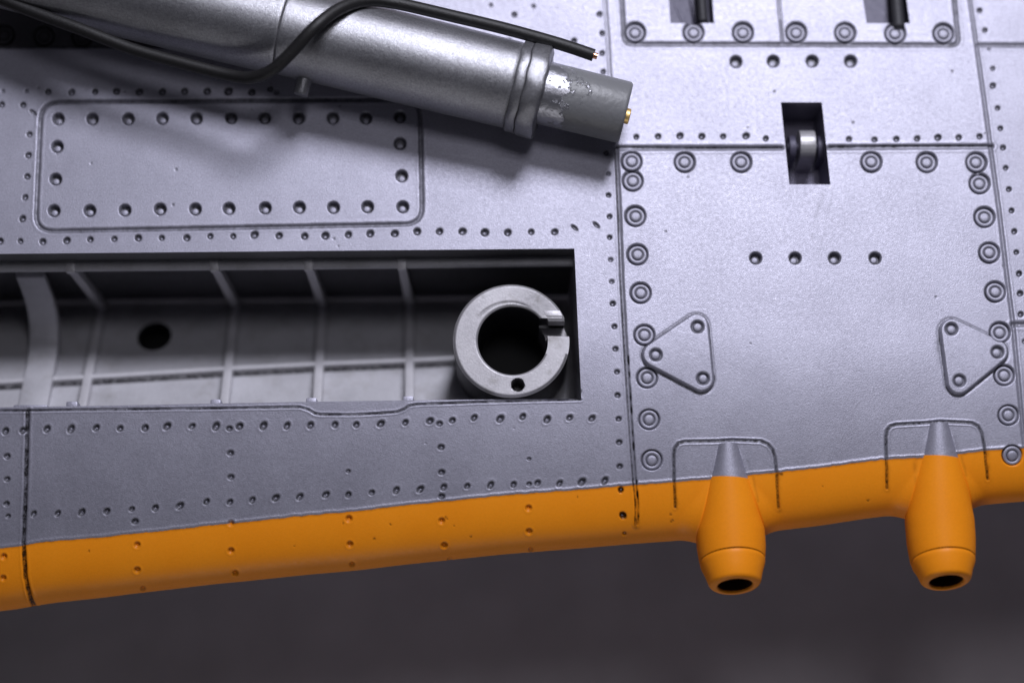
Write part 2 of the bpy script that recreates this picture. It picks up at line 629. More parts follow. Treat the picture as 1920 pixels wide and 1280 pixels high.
def tri_sd(t, x, y):
    pts = t + [t[0]]
    d = np.full(x.shape, 1e9)
    for (xa, ya), (xb, yb) in zip(pts[:-1], pts[1:]):
        vx, vy = xb - xa, yb - ya
        k = np.clip(((x - xa) * vx + (y - ya) * vy) / (vx * vx + vy * vy), 0, 1)
        d = np.minimum(d, np.hypot(x - xa - k * vx, y - ya - k * vy))
    ins = inside(t, x, y)
    return np.where(ins, -d, d) - TRI_R


for t in TRI:
    sd = tri_sd(t, fx, fy)
    Hv += 10.0 * (1 - sstep(-3.5, 0.0, sd))
    Wv[:] = np.maximum(Wv, 0.8 * np.exp(-((sd - 0.8) / 1.4) ** 2) * (0.8 + 0.5 * RAG))
    Hv -= 1.2 * np.exp(-((sd - 2) / 1.5) ** 2)

# ---- skin swells into the gun barrels (fillet)
NT = math.radians(19)
GUNS = [dict(xa=1366, ya=829, xb=1384, yb=1098, y_ridge=1046, y_paint=893, prof=[(0, .20), (.30, .41), (.52, .54), (.74, .645), (.88, .645), (1, .615)], r_noz0=0.61, r_noz1=0.475, tilt=-0.13, label='left yellow gun barrel stub'),
        dict(xa=1763, ya=791, xb=1785, yb=1090, y_ridge=1045, y_paint=854, prof=[(0, .20), (.25, .41), (.45, .55), (.70, .64), (.86, .635), (1, .60)], r_noz0=0.59, r_noz1=0.455, tilt=-0.13, label='right yellow gun barrel stub')]


def gun_r(g, t):
    return np.interp(np.clip(t / g['tr'], 0, 1), *zip(*g['prof']))


for g in GUNS:
    st = on_skin(g['xa'], g['ya'])
    g['A'] = unproj(g['xa'], g['ya'], st[2] + 0.10)
    g['B'] = unproj(g['xb'], g['yb'], st[2] + 0.10 + g['tilt'])
    d_ = g['B'] - g['A']
    g['L'] = float(np.linalg.norm(d_))
    g['u'] = d_ / g['L']
    up_ = np.array([0, 0, 1.0]) - g['u'] * g['u'][2]
    g['up'] = up_ / np.linalg.norm(up_)
    g['tr'] = (g['y_ridge'] - g['ya']) / (g['yb'] - g['ya']) * g['L']
    g['tp'] = (g['y_paint'] - g['ya']) / (g['yb'] - g['ya']) * g['L']
    rel = ALL[:NVIS + 6] - g['A']
    tt_ = rel @ g['u']
    rb_ = gun_r(g, tt_)
    rad_ = np.linalg.norm(rel - tt_[..., None] * g['u'] + rb_[..., None] * g['up'], axis=2)
    f_ = np.clip(tt_ / g['tr'], 0, 1.2)
    kk = 0.001 + 0.05 * sstep(0.02, 0.15, f_) + 0.36 * sstep(0.28, 0.66, f_)
    ok = (tt_ > 0.0) & (tt_ < g['tr'] + 0.4)
    db_ = np.abs(rad_ - rb_)
    H[:NVIS + 6] += np.where(ok, 100 * kk / 4 * np.clip(1 - db_ / kk, 0, 1) ** 2, 0)

# ---- dark step at the upper left
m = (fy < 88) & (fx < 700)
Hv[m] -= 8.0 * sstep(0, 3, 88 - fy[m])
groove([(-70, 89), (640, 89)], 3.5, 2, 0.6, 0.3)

# ---- fasteners
HOLES = [(109, 223), (173, 223), (240, 223), (304, 222), (368, 222), (433, 221), (496, 221), (560, 221), (624, 221), (686, 221), (750, 219),
         (107, 275), (104, 336), (750, 269), (753, 330),
         (101, 395), (168, 395), (234, 394), (300, 392), (366, 392), (429, 391), (497, 390), (561, 389), (625, 389), (689, 388), (755, 388),
         (1380, 116), (1450, 115), (1523, 115), (1595, 115), (1417, 484), (1491, 484), (1565, 484), (1641, 484)]
SCREWS = [(1191, 61), (1300, 61), (1393, 61), (1493, 61), (1585, 62), (1679, 63), (1769, 63),
          (1184, 303), (1186, 339), (1284, 304), (1390, 304), (1634, 304), (1738, 304), (1831, 305), (1837, 344),
          (1191, 405), (1195, 477), (1201, 549), (1208, 628), (1213, 708), (1217, 786), (1222, 862),
          (1846, 407), (1855, 474), (1866, 547), (1875, 623), (1883, 703), (1891, 778), (1898, 853),
          (6, 63), (80, 65), (152, 67), (235, 62), (303, 66)]
TSCREWS = [(1307, 615), (1229, 667), (1317, 711), (1782, 619), (1868, 662), (1797, 715)]
RIV = [(5, 171, 4), (49, 171, 4), (90, 172, 7.5), (134, 173, 7), (178, 172, 7), (218, 171, 8), (261, 172, 8), (304, 172, 8), (346, 171, 7.5), (388, 171, 7.5), (428, 171, 8), (472, 173, 7), (507, 167, 6.5), (518, 173, 5),
       (3, 196, 7), (43, 197, 7.5), (55, 252, 7), (53, 291, 7), (51, 331, 7), (47, 370, 7), (42, 410, 7),
       (0, 452, 7), (38, 452, 7), (80, 453, 7), (125, 451, 7), (169, 449, 7), (214, 448, 7), (259, 446, 7.5), (303, 446, 7), (350, 446, 7), (394, 443, 6.5), (437, 443, 7), (477, 440, 8), (523, 442, 8), (571, 443, 8), (610, 442, 8), (653, 440, 8), (694, 438, 8), (740, 438, 7.5), (782, 434, 8), (824, 434, 8), (867, 434, 8), (909, 436, 8), (952, 436, 7.5), (996, 435, 7), (1040, 435, 6.5),
       (1143, 445, 5.5), (1145, 487, 5.5), (1147, 528, 5.5), (1149, 569, 6), (1152, 612, 6), (1154, 654, 6), (1157, 697, 6), (1158, 741, 6.5), (1160, 785, 6.5), (1161, 829, 6.5), (1162, 874, 7), (1164, 918, 6), (1168, 966, 6.5), (1171, 1000, 4),
       (1137, 287, 6), (1141, 326, 5), (1141, 366, 5.5), (1143, 406, 5.5),
       (1124, 27, 6), (1129, 63, 6), (1129, 100, 6), (1131, 135, 5.5),
       (920, 10, 4.5), (964, 28, 6.5), (912, 74, 6), (954, 77, 6), (1076, 77, 6.5), (1000, 12, 5), (880, 32, 5),
       (1193, 257, 6.5), (1234, 256, 6.5), (1275, 255, 6.5), (1316, 256, 6.5), (1356, 256, 6.5), (1399, 255, 6.5), (1436, 260, 6),
       (1592, 261, 6.5), (1640, 262, 6.5), (1681, 261, 6.5), (1720, 260, 6.5), (1759, 258, 6.5), (1798, 258, 6.5), (1837, 256, 6.5),
       (1837, 20, 6), (1847, 57, 6), (1855, 92, 4), (1862, 129, 6), (1862, 161, 6), (1871, 203, 6), (1876, 241, 6), (1881, 277, 6), (1886, 315, 6), (1892, 355, 6), (1897, 395, 6), (1902, 434, 6), (1906, 473, 6), (1911, 513, 6), (1913, 550, 6.5), (1914, 589, 6), (1921, 640, 5)]
RIVB = [(10, 808), (43, 807), (88, 804), (133, 804), (180, 802), (225, 803), (272, 802), (313, 799), (360, 799), (405, 799), (449, 799), (494, 798), (538, 798), (582, 797), (628, 796), (668, 796), (714, 794), (760, 792), (806, 789), (848, 788), (889, 783), (938, 785), (980, 781), (1026, 786), (1068, 783), (1110, 784),
        (63, 963), (108, 962), (153, 960), (200, 958), (247, 954), (291, 952), (337, 948), (387, 940), (431, 941), (473, 937), (517, 933), (562, 931), (611, 927), (653, 927), (697, 923), (743, 919), (788, 917), (832, 913), (876, 911), (920, 909), (963, 908), (1008, 905), (1049, 906), (1091, 903), (1134, 901)]
RIVC = [(430, 803, 6), (432, 849, 6.5), (433, 894, 6.5), (253, 977, 7), (824, 794, 6), (827, 838, 6.5), (828, 885, 6.5), (828, 930, 6.5), (653, 883, 4.5), (992, 860, 4), (992, 907, 5), (13, 855, 6.5), (13, 898, 6), (12, 944, 6), (15, 967, 5)]
RIVY = [(433, 980, 6.5), (433, 1032, 6.5), (441, 1074, 6), (257, 1021, 6.5), (257, 1068, 6.5), (268, 1103, 5.5), (654, 972, 7), (656, 1020, 6.5), (660, 1058, 5.5), (828, 976, 6.5), (833, 1022, 6.5), (843, 1049, 5), (991, 952, 6.5), (992, 996, 6.5), (995, 1030, 5), (7, 1043, 6.5), (6, 1083, 6)]
RIVLIST = []           # x, y, r, depth
for x, y in HOLES:
    dent(x, y, 11.4, 12, 0.85, flat=0.78)
for x, y in TSCREWS:
    dent(x, y, 12.5, 7, 0.6, flat=0.75)
for x, y in SCREWS:
    dent(x, y, 19.8, 9, 0.7, flat=0.9)
for x, y, r in RIV:
    r *= random.uniform(0.82, 1.0)
    dent(x, y, r, r * 0.95, 0.85 if r > 5 else 0.5, random.uniform(1.0, 1.18), random.uniform(-0.9, -0.2), rim=0.0, flat=0.15)
    RIVLIST.append((x, y, r, r * 0.95))
for (x, y) in RIVB:
    r = random.uniform(5.6, 7.2)
    dent(x, y, r, r * 0.95, 0.85, random.uniform(1.15, 1.5), random.uniform(-1.1, -0.6), rim=0.35, flat=0.15)
    RIVLIST.append((x, y, r, r * 0.95))
for x, y, r in RIVC:
    dent(x, y, r, r * 0.9, 0.8, 1.15, -0.2, rim=0.2, flat=0.15)
    RIVLIST.append((x, y, r, r * 0.9))
for x, y, r in RIVY:
    dent(x, y, r, r * 0.8, 0.35, 1.1, -0.1, rim=0.5, flat=0.2)
    RIVLIST.append((x, y, r, r * 0.8))
for (x, y, r, a) in ((62, 211, 4, 0.65), (1077, 427, 4, 0.7), (1118, 422, 4, 0.75)):
    dent(x, y, r, 4, 0.8, 2.3, a, rim=0.3, flat=0.2)
for _ in range(26):    # stray nicks
    x, y = random.uniform(60, 1900), random.uniform(120, 850)
    dent(x, y, random.uniform(1.6, 2.6), 1.2, 0.4)
for (x, y) in ((1452, 172), (1786, 134), (1600, 230), (330, 318), (324, 384), (702, 1010)):
    dent(x, y, 3, 1.0, 0.55)
for _ in range(14):    # specks in the yellow paint
    x = random.uniform(80, 1880)
    dent(x, float(np.interp(x, *zip(*YEL))) + random.uniform(12, 75), random.uniform(1.6, 2.6), 0.8, 0.6, random.uniform(1, 2.2), random.uniform(-1, 1))
dent(1168, 966, 7, 3, 0.95, 1.2, 0.8)
dent(1164, 918, 6, 3, 0.95)

DISP = ALL + NRMV * (H / 100.0)[..., None]

# ---- which panel each face belongs to
r_i, c_i = np.meshgrid(np.arange(NR - 1), np.arange(NC - 1), indexing='ij')
fcx = (ax[:-1, :-1] + ax[1:, 1:]) / 2
fcy = (ay[:-1, :-1] + ay[1:, 1:]) / 2
keep = np.ones(fcx.shape, bool)


def cut(c0, c1, r0, r1):
    keep[rk_idx[r0]:rk_idx[r1], ck_idx[c0]:ck_idx[c1]] = False


cut(0, 2, 6, 7)
cut(4, 5, 0, 1)
cut(8, 9, 0, 1)
cut(6, 7, 3, 5)
lab = np.zeros(fcx.shape, int)
xl1 = np.interp(fcy, [q[1] for q in L1], [q[0] for q in L1])
xl2 = np.where(fcy < 277, np.interp(fcy, [q[1] for q in L2a], [q[0] for q in L2a]), np.interp(fcy, [q[1] for q in L2b], [q[0] for q in L2b]))
xl3 = np.interp(fcy, [q[1] for q in L3], [q[0] for q in L3])
main = r_i < NRM - 1
y_h1 = np.interp(fcx, [1156, 1466, 1860], [277, 277, 274.5])
lab[:] = 1
lab[(fcx < xl1) & (fcy > 750)] = 2
lab[(fcx > xl2) & (fcy < y_h1)] = 3
lab[(fcx > xl2) & (fcy >= y_h1)] = 4
lab[fcx > xl3] = 6
lab[(fcx > xl3) & (fcy < 85)] = 5
lab[(fcx > xl3) & (fcy > 607)] = 7
lab[inside(ACC, fcx, fcy)] = 8
xm = np.interp(fcy, [-60, 80], [1457, 1467])
hin = inside(HAT, fcx, fcy)
lab[hin & (fcx < xm)] = 9
lab[hin & (fcx >= xm)] = 10
lab[inside(LIP + [(1090, 738), (-70, 738)], fcx, fcy)] = 11
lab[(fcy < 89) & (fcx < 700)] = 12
lab[inside(FAL + [FAL[0]], fcx, fcy)] = 13
lab[inside(FAR + [FAR[0]], fcx, fcy)] = 14
for i, t in enumerate(TRI):
    lab[tri_sd(t, fcx, fcy) < 0.6] = 15 + i
lab[~main & (fcx < xl1)] = 20
lab[~main & (fcx >= xl1) & (c_i < ck_idx[3])] = 21
lab[~main & (c_i >= ck_idx[3])] = 22
lab[r_i >= NR - 4] = 23

NAMES = {1: ('skin_panel', 'large riveted silver skin panel around the wheel bay'),
         2: ('skin_panel', 'narrow skin panel at the left end below the wheel bay'),
         3: ('skin_panel', 'plain silver panel between the top hatches and the slotted panel line'),
         4: ('gun_access_panel', 'silver panel edged with ring screws, with two triangular plates'),
         5: ('skin_panel', 'corner panel above the right end of the upper panel line'),
         6: ('skin_panel', 'right edge panel with a column of rivets'),
         7: ('skin_panel', 'lower right edge panel'),
         8: ('access_panel', 'rounded rectangular panel with recessed fasteners all round'),
         9: ('hatch', 'upper hatch left of the seam'), 10: ('hatch', 'upper hatch right of the seam'),
         11: ('bay_lip', None), 12: ('skin_panel', 'dark stepped panel under the tube at the upper left'),
         13: ('fairing_plate', 'silver plate behind the left gun port'), 14: ('fairing_plate', 'silver plate behind the right gun port'),
         15: ('triangular_plate', 'left triangular plate pointing left'), 16: ('triangular_plate', 'right triangular plate pointing right'),
         20: ('leading_edge', 'short yellow leading edge piece at the left'), 21: ('leading_edge', 'long yellow leading edge piece'),
         23: ('far_skin', None),
         22: ('leading_edge', 'yellow leading edge piece carrying the gun ports')}
vid = np.arange(NR * NC).reshape(NR, NC)
PANEL = {}
flatV = DISP.reshape(-1, 3)
flatW = WS.ravel()
for L, (nm, lb) in NAMES.items():
    sel = keep & (lab == L)
    if not sel.any():
        continue
    a = vid[:-1, :-1][sel]
    q = np.stack([a, a + NC, a + NC + 1, a + 1], 1)
    used, inv = np.unique(q, return_inverse=True)
    me = np_mesh(nm, flatV[used], inv.reshape(-1, 4), flatW[used])
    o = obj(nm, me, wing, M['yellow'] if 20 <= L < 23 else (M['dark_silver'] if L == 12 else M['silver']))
    if lb:
        o['label'] = lb
    PANEL[L] = o

# ---- fastener meshes
riv_me = lathe_mesh('rivet', [(-0.3, 1.0), (0.15, 0.8), (0.45, 0.45), (0.5, 0.0001)], 10)
riv_me.materials.append(M['silver'])
rivy_me = riv_me.copy()
rivy_me.materials.clear()
rivy_me.materials.append(M['yellow'])
hole_me = lathe_mesh('fastener', [(-2.5, 9.0), (0.3, 7.6), (1.2, 6.0), (1.7, 3.0), (1.8, 0.001)], 16, wash=[.8, .35, 0, 0, 0])
hole_me.materials.append(M['silver'])
screw_me = lathe_mesh('screw', [(-7, 18.6), (-4.4, 18.0), (-1.4, 16.9), (-0.8, 15.0), (-1.0, 11.9), (-3.6, 10.9), (-3.8, 10.0), (-0.8, 9.0), (0.3, 7.4), (0.7, 4.5), (0.8, 0.001)], 24,
                      wash=[.9, .6, .02, 0, .03, .65, .65, .05, 0, 0, 0], sharp=80)
screw_me.materials.append(M['silver'])


def place(mesh, name, x, y, lift, scale, sub=None):
    m = box_mask(x - 6, y - 6, x + 6, y + 6)
    if len(m[0]) == 0:
        return
    j = np.argmin((fx[m] - x) ** 2 + (fy[m] - y) ** 2)
    r, c = m[0][j], m[1][j]
    L = lab[min(r, NR - 2), min(c, NC - 2)]
    if sub:
        L = sub
    n = Vector(NRMV[r, c])
    base = ALL[r, c] + NRMV[r, c] * ((lift + (10.0 if L in (15, 16) else 0) - (8.0 if L == 12 else 0)) / 100)
    o = bpy.data.objects.new(name, mesh)
    COL.objects.link(o)
    o.parent = PANEL.get(L, wing)
    o.matrix_local = Matrix.Translation(base) @ frame_along(n, (0, 1, 0)).to_4x4() @ Matrix.Scale(scale / 100.0, 4)
    return o


for x, y, r, dpt in RIVLIST:
    place(rivy_me if (x, y, ) in [(a, b) for a, b, _ in RIVY] else riv_me, 'rivet', x - r * 0.08, y + r * 0.12, -dpt + 0.3, r * 0.40)
for x, y in HOLES:
    place(hole_me, 'fastener', x - 1, y + 2, -10.5, 0.78)
for x, y in TSCREWS:
    place(hole_me, 'screw', x, y, -4.6, 1.0)
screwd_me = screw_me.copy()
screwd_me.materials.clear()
screwd_me.materials.append(M['dark_silver'])  # screws under the tube carry its shadow as colour
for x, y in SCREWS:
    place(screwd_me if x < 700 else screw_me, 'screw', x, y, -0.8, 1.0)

# ------------------------------------------------------------------ slots in the skin
def slot_walls(c0, c1, r0, r1, depth, name):
    C0, C1, R0, R1 = ck_idx[c0], ck_idx[c1], rk_idx[r0], rk_idx[r1]
    loop = [(R0, c) for c in range(C0, C1)] + [(r, C1) for r in range(R0, R1)] + [(R1, c) for c in range(C1, C0, -1)] + [(r, C0) for r in range(R1, R0, -1)]
    top = np.array([DISP[r, c] for r, c in loop])
    n = len(loop)
    low = top + np.array([0, 0, -depth])
    V = np.concatenate([top, low])
    Fc = [(i, (i + 1) % n, n + (i + 1) % n, n + i) for i in range(n)] + [tuple(range(n, 2 * n))]
    return obj(name, py_mesh(name, V, Fc), wing, M['slot']), top


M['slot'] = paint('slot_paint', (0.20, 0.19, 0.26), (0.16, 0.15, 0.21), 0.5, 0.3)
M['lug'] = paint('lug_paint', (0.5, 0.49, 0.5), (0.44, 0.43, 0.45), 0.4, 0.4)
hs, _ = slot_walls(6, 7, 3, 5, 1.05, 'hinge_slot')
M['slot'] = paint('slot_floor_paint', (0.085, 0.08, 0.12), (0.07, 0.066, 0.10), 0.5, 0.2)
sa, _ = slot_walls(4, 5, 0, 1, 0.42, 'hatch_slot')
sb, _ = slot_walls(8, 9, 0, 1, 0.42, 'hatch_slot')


def lug(xp0, xp1, yp, zc, r, name, parent, mat, thick_z=0.9):
    a = unproj(xp0, yp, zc)
    b = unproj(xp1, yp, zc)
    poly = [(a[1] + r * math.cos(t), a[2] + r * math.sin(t)) for t in np.linspace(0, math.pi, 13)]
    poly = poly + [(a[1] - r, a[2] - thick_z), (a[1] + r, a[2] - thick_z)]
    me = prism_x(name, poly, a[0], b[0], 0, 0.02)
    return obj(name, me, parent, M[mat])


lug(1497, 1526, 274, -0.44, 0.30, 'hinge_lug', hs, 'lug')
lug(1478, 1490, 279, -0.56, 0.25, 'hinge_ear', hs, 'slot')
lug(1531, 1544, 279, -0.56, 0.25, 'hinge_ear', hs, 'slot')
pin = lathe_mesh('hinge_pin', [(0, 0.0001), (0, 0.10), (0.66, 0.10), (0.66, 0.0001)], 12)
p_ = obj('hinge_pin', pin, hs, M['slot'])
pa = unproj(1476, 277, -0.55)
p_.matrix_local = Matrix.Translation(pa) @ frame_along((1, 0, 0)).to_4x4()
for par, x0, y1, rr in ((sa, 1317, 44, 0.10), (sb, 1682, 56, 0.13)):
    a = unproj(x0 - 5, -40, -0.20)
    b = unproj(x0 + (1 if par is sa else 3), y1, -0.20 if par is sa else -0.05)
    L = float(np.linalg.norm(b - a))
    rod = lathe_mesh('hinge_rod', [(0, 0.001), (0, rr), (L - 0.08, rr), (L - 0.04, rr), (L, rr * 0.7), (L, 0.001)], 14)
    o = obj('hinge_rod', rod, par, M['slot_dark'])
    o.matrix_local = Matrix.Translation(a) @ frame_along(b - a).to_4x4()

# ------------------------------------------------------------------ wheel bay
bay = obj('wheel_bay', None, wing)
C2 = ck_idx[2]
cols = sorted(set(list(range(0, C2, 8)) + [C2]))
ET = DISP[rk_idx[6], cols]
EB = DISP[rk_idx[7], cols]
ET = np.concatenate([ET[:1] + np.array([-1.3, -0.03, 0]), ET, ET[-1:] + np.array([0.08, 0.01, 0])])
EB = np.concatenate([EB[:1] + np.array([-1.3, -0.03, 0]), EB, EB[-1:] + np.array([0.08, 0.01, 0])])
ZB, ZF = -3.5, -1.8
BOT = unproj(np.concatenate([[-190], ax[rk_idx[7], cols], [1098]]), np.concatenate([[767], ay[rk_idx[7], cols], [747]]) + 6, ZF)


def xs_line(X, arr):
    return np.interp(X, arr[:, 0], arr[:, 1])


def floor_pt(X, s):
    """X across, s = 0 at the foot of the far wall .. 1 at the visible near end"""
    y0 = xs_line(X, ET)
    y1 = xs_line(X, BOT)
    return np.array([X + 0.05 * s * (y0 - y1), y0 + (y1 - y0) * s, ZB + (ZF - ZB) * s])


def strip(name, rows, parent, mat, smooth=False):
    rows = [np.asarray(r) for r in rows]
    n = len(rows[0])
    V = np.concatenate(rows)
    Fc = [(i * n + k, i * n + k + 1, (i + 1) * n + k + 1, (i + 1) * n + k) for i in range(len(rows) - 1) for k in range(n - 1)]
    return obj(name, py_mesh(name, V, Fc), parent, mat)


def off(A, dy, z):
    B = A.copy()
    B[:, 1] += dy
    B[:, 2] = z
    return B


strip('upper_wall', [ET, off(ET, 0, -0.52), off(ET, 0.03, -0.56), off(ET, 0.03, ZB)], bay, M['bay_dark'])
strip('wall_ledge', [off(ET, 0.03, -0.54), off(ET, -0.13, -0.54), off(ET, -0.17, -0.57), off(ET, -0.17, -0.66), off(ET, 0.03, -0.80)], bay, M['bay'])
strip('lower_wall', [EB, EB + np.array([0, 0, -0.16]), EB + np.array([0, -0.35, -0.25]), EB + np.array([0, -0.45, -1.7])], bay, M['bay'])
# end wall on the right
er = DISP[rk_idx[6]:rk_idx[7] + 1:6, C2]
strip('end_wall', [er, off(er, 0, -0.3), er + np.array([0, 0, -3.4])], bay, M['bay'])
el = DISP[rk_idx[6]:rk_idx[7] + 1:6, 0]
strip('end_wall', [el, el + np.array([-1.25, 0, -0.6]), el + np.array([-1.25, 0, -3.6])], bay, M['bay_dark'])  # same shade colour; slanted outward so no light leaks in


def floor_s_for(px, py):
    """floor parameters whose image falls on (px, py)"""
    lo = None
    best = None
    for s in np.linspace(0, 1.1, 111):
        for _ in range(1):
            z = ZB + (ZF - ZB) * s
            q = unproj(px, py, z)
            X = q[0] - 0.03 * s * 2.6
            e = abs(floor_pt(X, s)[1] - q[1])
            if best is None or e < best[0]:
                best = (e, X, s)
    return best[1], best[2]


XL, XR = ET[0, 0], ET[-1, 0]
hx, hsv = floor_s_for(288, 631)
hr = 0.345
SLOPE_L = np.linalg.norm(floor_pt(0, 1)[1:] - floor_pt(0, 0)[1:])
V, Fc = [], []


def vadd(X, s):
    V.append(floor_pt(X, s))
    return len(V) - 1


def patch(x0, x1, s0, s1, nx, ns):
    g = [[vadd(x0 + (x1 - x0) * i / nx, s0 + (s1 - s0) * j / ns) for i in range(nx + 1)] for j in range(ns + 1)]
    for j in range(ns):
        for i in range(nx):
            Fc.append((g[j][i], g[j][i + 1], g[j + 1][i + 1], g[j + 1][i]))


ds = 0.5 / SLOPE_L
patch(XL, hx - 0.5, -0.05, 1.15, 110, 6)
patch(hx + 0.5, XR + 0.05, -0.05, 1.15, 260, 6)
patch(hx - 0.5, hx + 0.5, -0.05, hsv - ds, 2, 3)
patch(hx - 0.5, hx + 0.5, hsv + ds, 1.15, 2, 3)
N = 40
inn, outr = [], []
for k in range(N):
    a = 2 * math.pi * k / N
    c_, s_ = math.cos(a), math.sin(a)
    mm = max(abs(c_), abs(s_))
    inn.append(vadd(hx + hr * c_, hsv + 1.2 * hr * s_ / SLOPE_L))
    outr.append(vadd(hx + 0.5 * c_ / mm, hsv + 0.5 * s_ / mm / SLOPE_L))
deep, Hc = [], [tuple(range(N))]
for k in range(N):
    V.append(np.array(V[inn[k]]) + np.array([0, -0.12, -0.5]))
    deep.append(len(V) - 1)
for k in range(N):
    j = (k + 1) % N
    Fc.append((inn[k], inn[j], outr[j], outr[k]))
    Hc.append((k, j, N + j, N + k))
RIBX = [float(unproj(px, 500, -0.6)[0]) for px in (133, 402, 578, 753)]
Wf = []
for v in V:
    e = min(abs(abs(v[0] - X - 0.03 * (xs_line(X, ET) - v[1])) - 0.10) for X in RIBX)
    Wf.append(0.55 * math.exp(-(e / 0.035) ** 2))
obj('bay_floor', py_mesh('bay_floor', V, Fc, Wf), bay, M['bay'])
obj('hole_lining', py_mesh('hole_lining', [V[q] for q in deep] + [V[q] for q in inn], Hc), bay, M['black'])  # darkness of the hole put into the colour

# ribs: up the far wall, along the floor
for px in (133, 402, 578, 753):
    X = float(unproj(px, 500, -0.6)[0])
    y0 = xs_line(X, ET)
    e = floor_pt(X, 1.05)
    c = floor_pt(X, 0)
    nf = np.array([e[2] - c[2], -(e[1] - c[1])])
    nf = nf / np.linalg.norm(nf)
    if nf[1] < 0:
        nf = -nf
    hgt = 0.19
    poly = [(y0 + 0.02, -0.50), (y0 - 0.22, -0.52), (y0 - 0.22, -0.66), (y0 - 0.17, -0.72), (y0 - 0.17, ZB + 0.15), (e[1] + nf[0] * hgt, e[2] + nf[1] * hgt), (e[1], e[2] - 0.03), (y0 + 0.02, ZB - 0.03)]
    obj('rib', prism_x('rib', poly, X - 0.085, X + 0.085, 0.05, 0.018), bay, M['rib'])
# stringer along the floor
pts = []
for px, py in ((-55, 723), (0, 720), (200, 710), (430, 696), (600, 688), (750, 682), (860, 677), (1000, 672)):
    X, s = floor_s_for(px, py)
    pts.append((X, s))
Vs, Fs = [], []
prof = [(-0.07, -0.02), (-0.065, 0.07), (-0.02, 0.11), (0.03, 0.09), (0.055, 0.012), (0.13, 0.010), (0.14, -0.02)]
Ws_ = []
for X, s in pts:
    b = floor_pt(X, s)
    t = floor_pt(X, s + 0.05) - b
    t /= np.linalg.norm(t)
    n = np.array([0, -t[2], t[1]])
    n = n if n[2] > 0 else -n
    for u, v in prof:
        Vs.append(b + t * u * 1.2 + n * v)
    Ws_ += [0.3, 0.1, 0, 0, 0.95, 0.95, 0.3]
k_ = len(prof)
for i in range(len(pts) - 1):
    for j in range(k_ - 1):
        Fs.append((i * k_ + j, i * k_ + j + 1, (i + 1) * k_ + j + 1, (i + 1) * k_ + j))
obj('stringer', py_mesh('stringer', Vs, Fs, Ws_, True, 40), bay, M['rib'])
# curved strap at the left
Xs = float(unproj(28, 535, -1.15)[0])
y0 = xs_line(Xs, ET)
b1 = floor_pt(Xs, 1.0)
path = [(y0 - 0.02, -1.12), (y0 - 0.13, -1.17), (y0 - 0.24, -1.50), (y0 - 0.37, -1.86), (y0 - 0.55, -2.14), (y0 - 0.78, -2.32), (y0 - 1.05, -2.38), (y0 - 1.35, -2.34), (y0 - 1.65, -2.20), (y0 - 1.95, -2.02), (b1[1] - 0.1, b1[2] + 0.2)]
lowp = [(y + 0.06, z - 0.28) for y, z in path[1:]]
obj('strap', prism_x('strap', path + lowp[::-1], Xs, Xs + 0.56, 0.03, 0.02), bay, M['bay'])
# small tabs standing on the near edge of the bay
for px, py, w in ((133, 756, 22), (403, 752, 20), (583, 749, 20), (765, 746, 20), (55, 760, 64)):
    a = on_skin(px - w / 2, py + 3)
    b = on_skin(px + w / 2, py + 3)
    hgt = 0.085 if w < 40 else 0.06
    poly = [(a[1] - 0.05, a[2] - 0.32), (a[1] - 0.05, a[2] - 0.05), (a[1] + hgt, a[2] - 0.05), (a[1] + hgt, a[2] - 0.32)]
    obj('tab', prism_x('tab', poly, a[0], b[0], 0, 0.035), bay, M['silver'])

# ------------------------------------------------------------------ C-shaped mounting ring
rc = unproj(958.5, 637.5, -0.20)
RO, RI = 1.10, 0.665
a_hi, a_lo = 0.43, -0.26
nr_, na_ = 26, 220
so, si = math.asin(a_hi / RO), math.asin(a_hi / RI)
eo, ei = math.asin(a_lo / RO), math.asin(a_lo / RI)
hc = unproj(971, 721, -0.20) - rc
Vr, Fr, Wr = [], [], []
rr_ = np.concatenate([[0.0, 0.03], np.linspace(0.08, 0.95, nr_ - 4), [0.985, 1.0]])
top = np.zeros((len(rr_), na_ + 1), int)
for j, f in enumerate(rr_):
    for i in range(na_ + 1):
        u = i / na_
        ai = si + (2 * math.pi + ei - si) * u
        ao = so + (2 * math.pi + eo - so) * u
        pi_ = np.array([RI * math.cos(ai) + 0.03, RI * math.sin(ai)])
        po = np.array([RO * math.cos(ao), RO * math.sin(ao)])
        q = pi_ + (po - pi_) * f
        z = -0.03 * (1 - sstep(0, 0.06, f)) - 0.055 * sstep(0.90, 1.0, f)
        dh = math.hypot(q[0] - hc[0], q[1] - hc[1])
        z -= 0.45 * (1 - sstep(0.10, 0.125, dh))
        ang = math.degrees(math.atan2(q[1], q[0])) % 360
        rad = math.hypot(*q)
        arcw = math.exp(-((rad - 0.74 - 0.0006 * (ang - 90)) / 0.018) ** 2) * sstep(55, 75, ang) * (1 - sstep(130, 155, ang))
        z -= 0.012 * arcw
        top[j, i] = len(Vr)
        Vr.append((rc[0] + q[0], rc[1] + q[1], rc[2] + z))
        Wr.append(min(1, 0.95 * (1 - sstep(0.11, 0.135, dh)) + 0.45 * arcw + 0.30 * sstep(25, 40, ang) * (1 - sstep(55, 95, ang))))
for j in range(len(rr_) - 1):
    for i in range(na_):
        Fr.append((top[j, i], top[j, i + 1], top[j + 1, i + 1], top[j + 1, i]))
ring_me = py_mesh('mounting_ring', Vr, Fr, Wr, True, 60)
ring = obj('mounting_ring', ring_me, wing, M['ring'])
# walls of the ring, a sleeve of its own
Vw, Fw = [], []


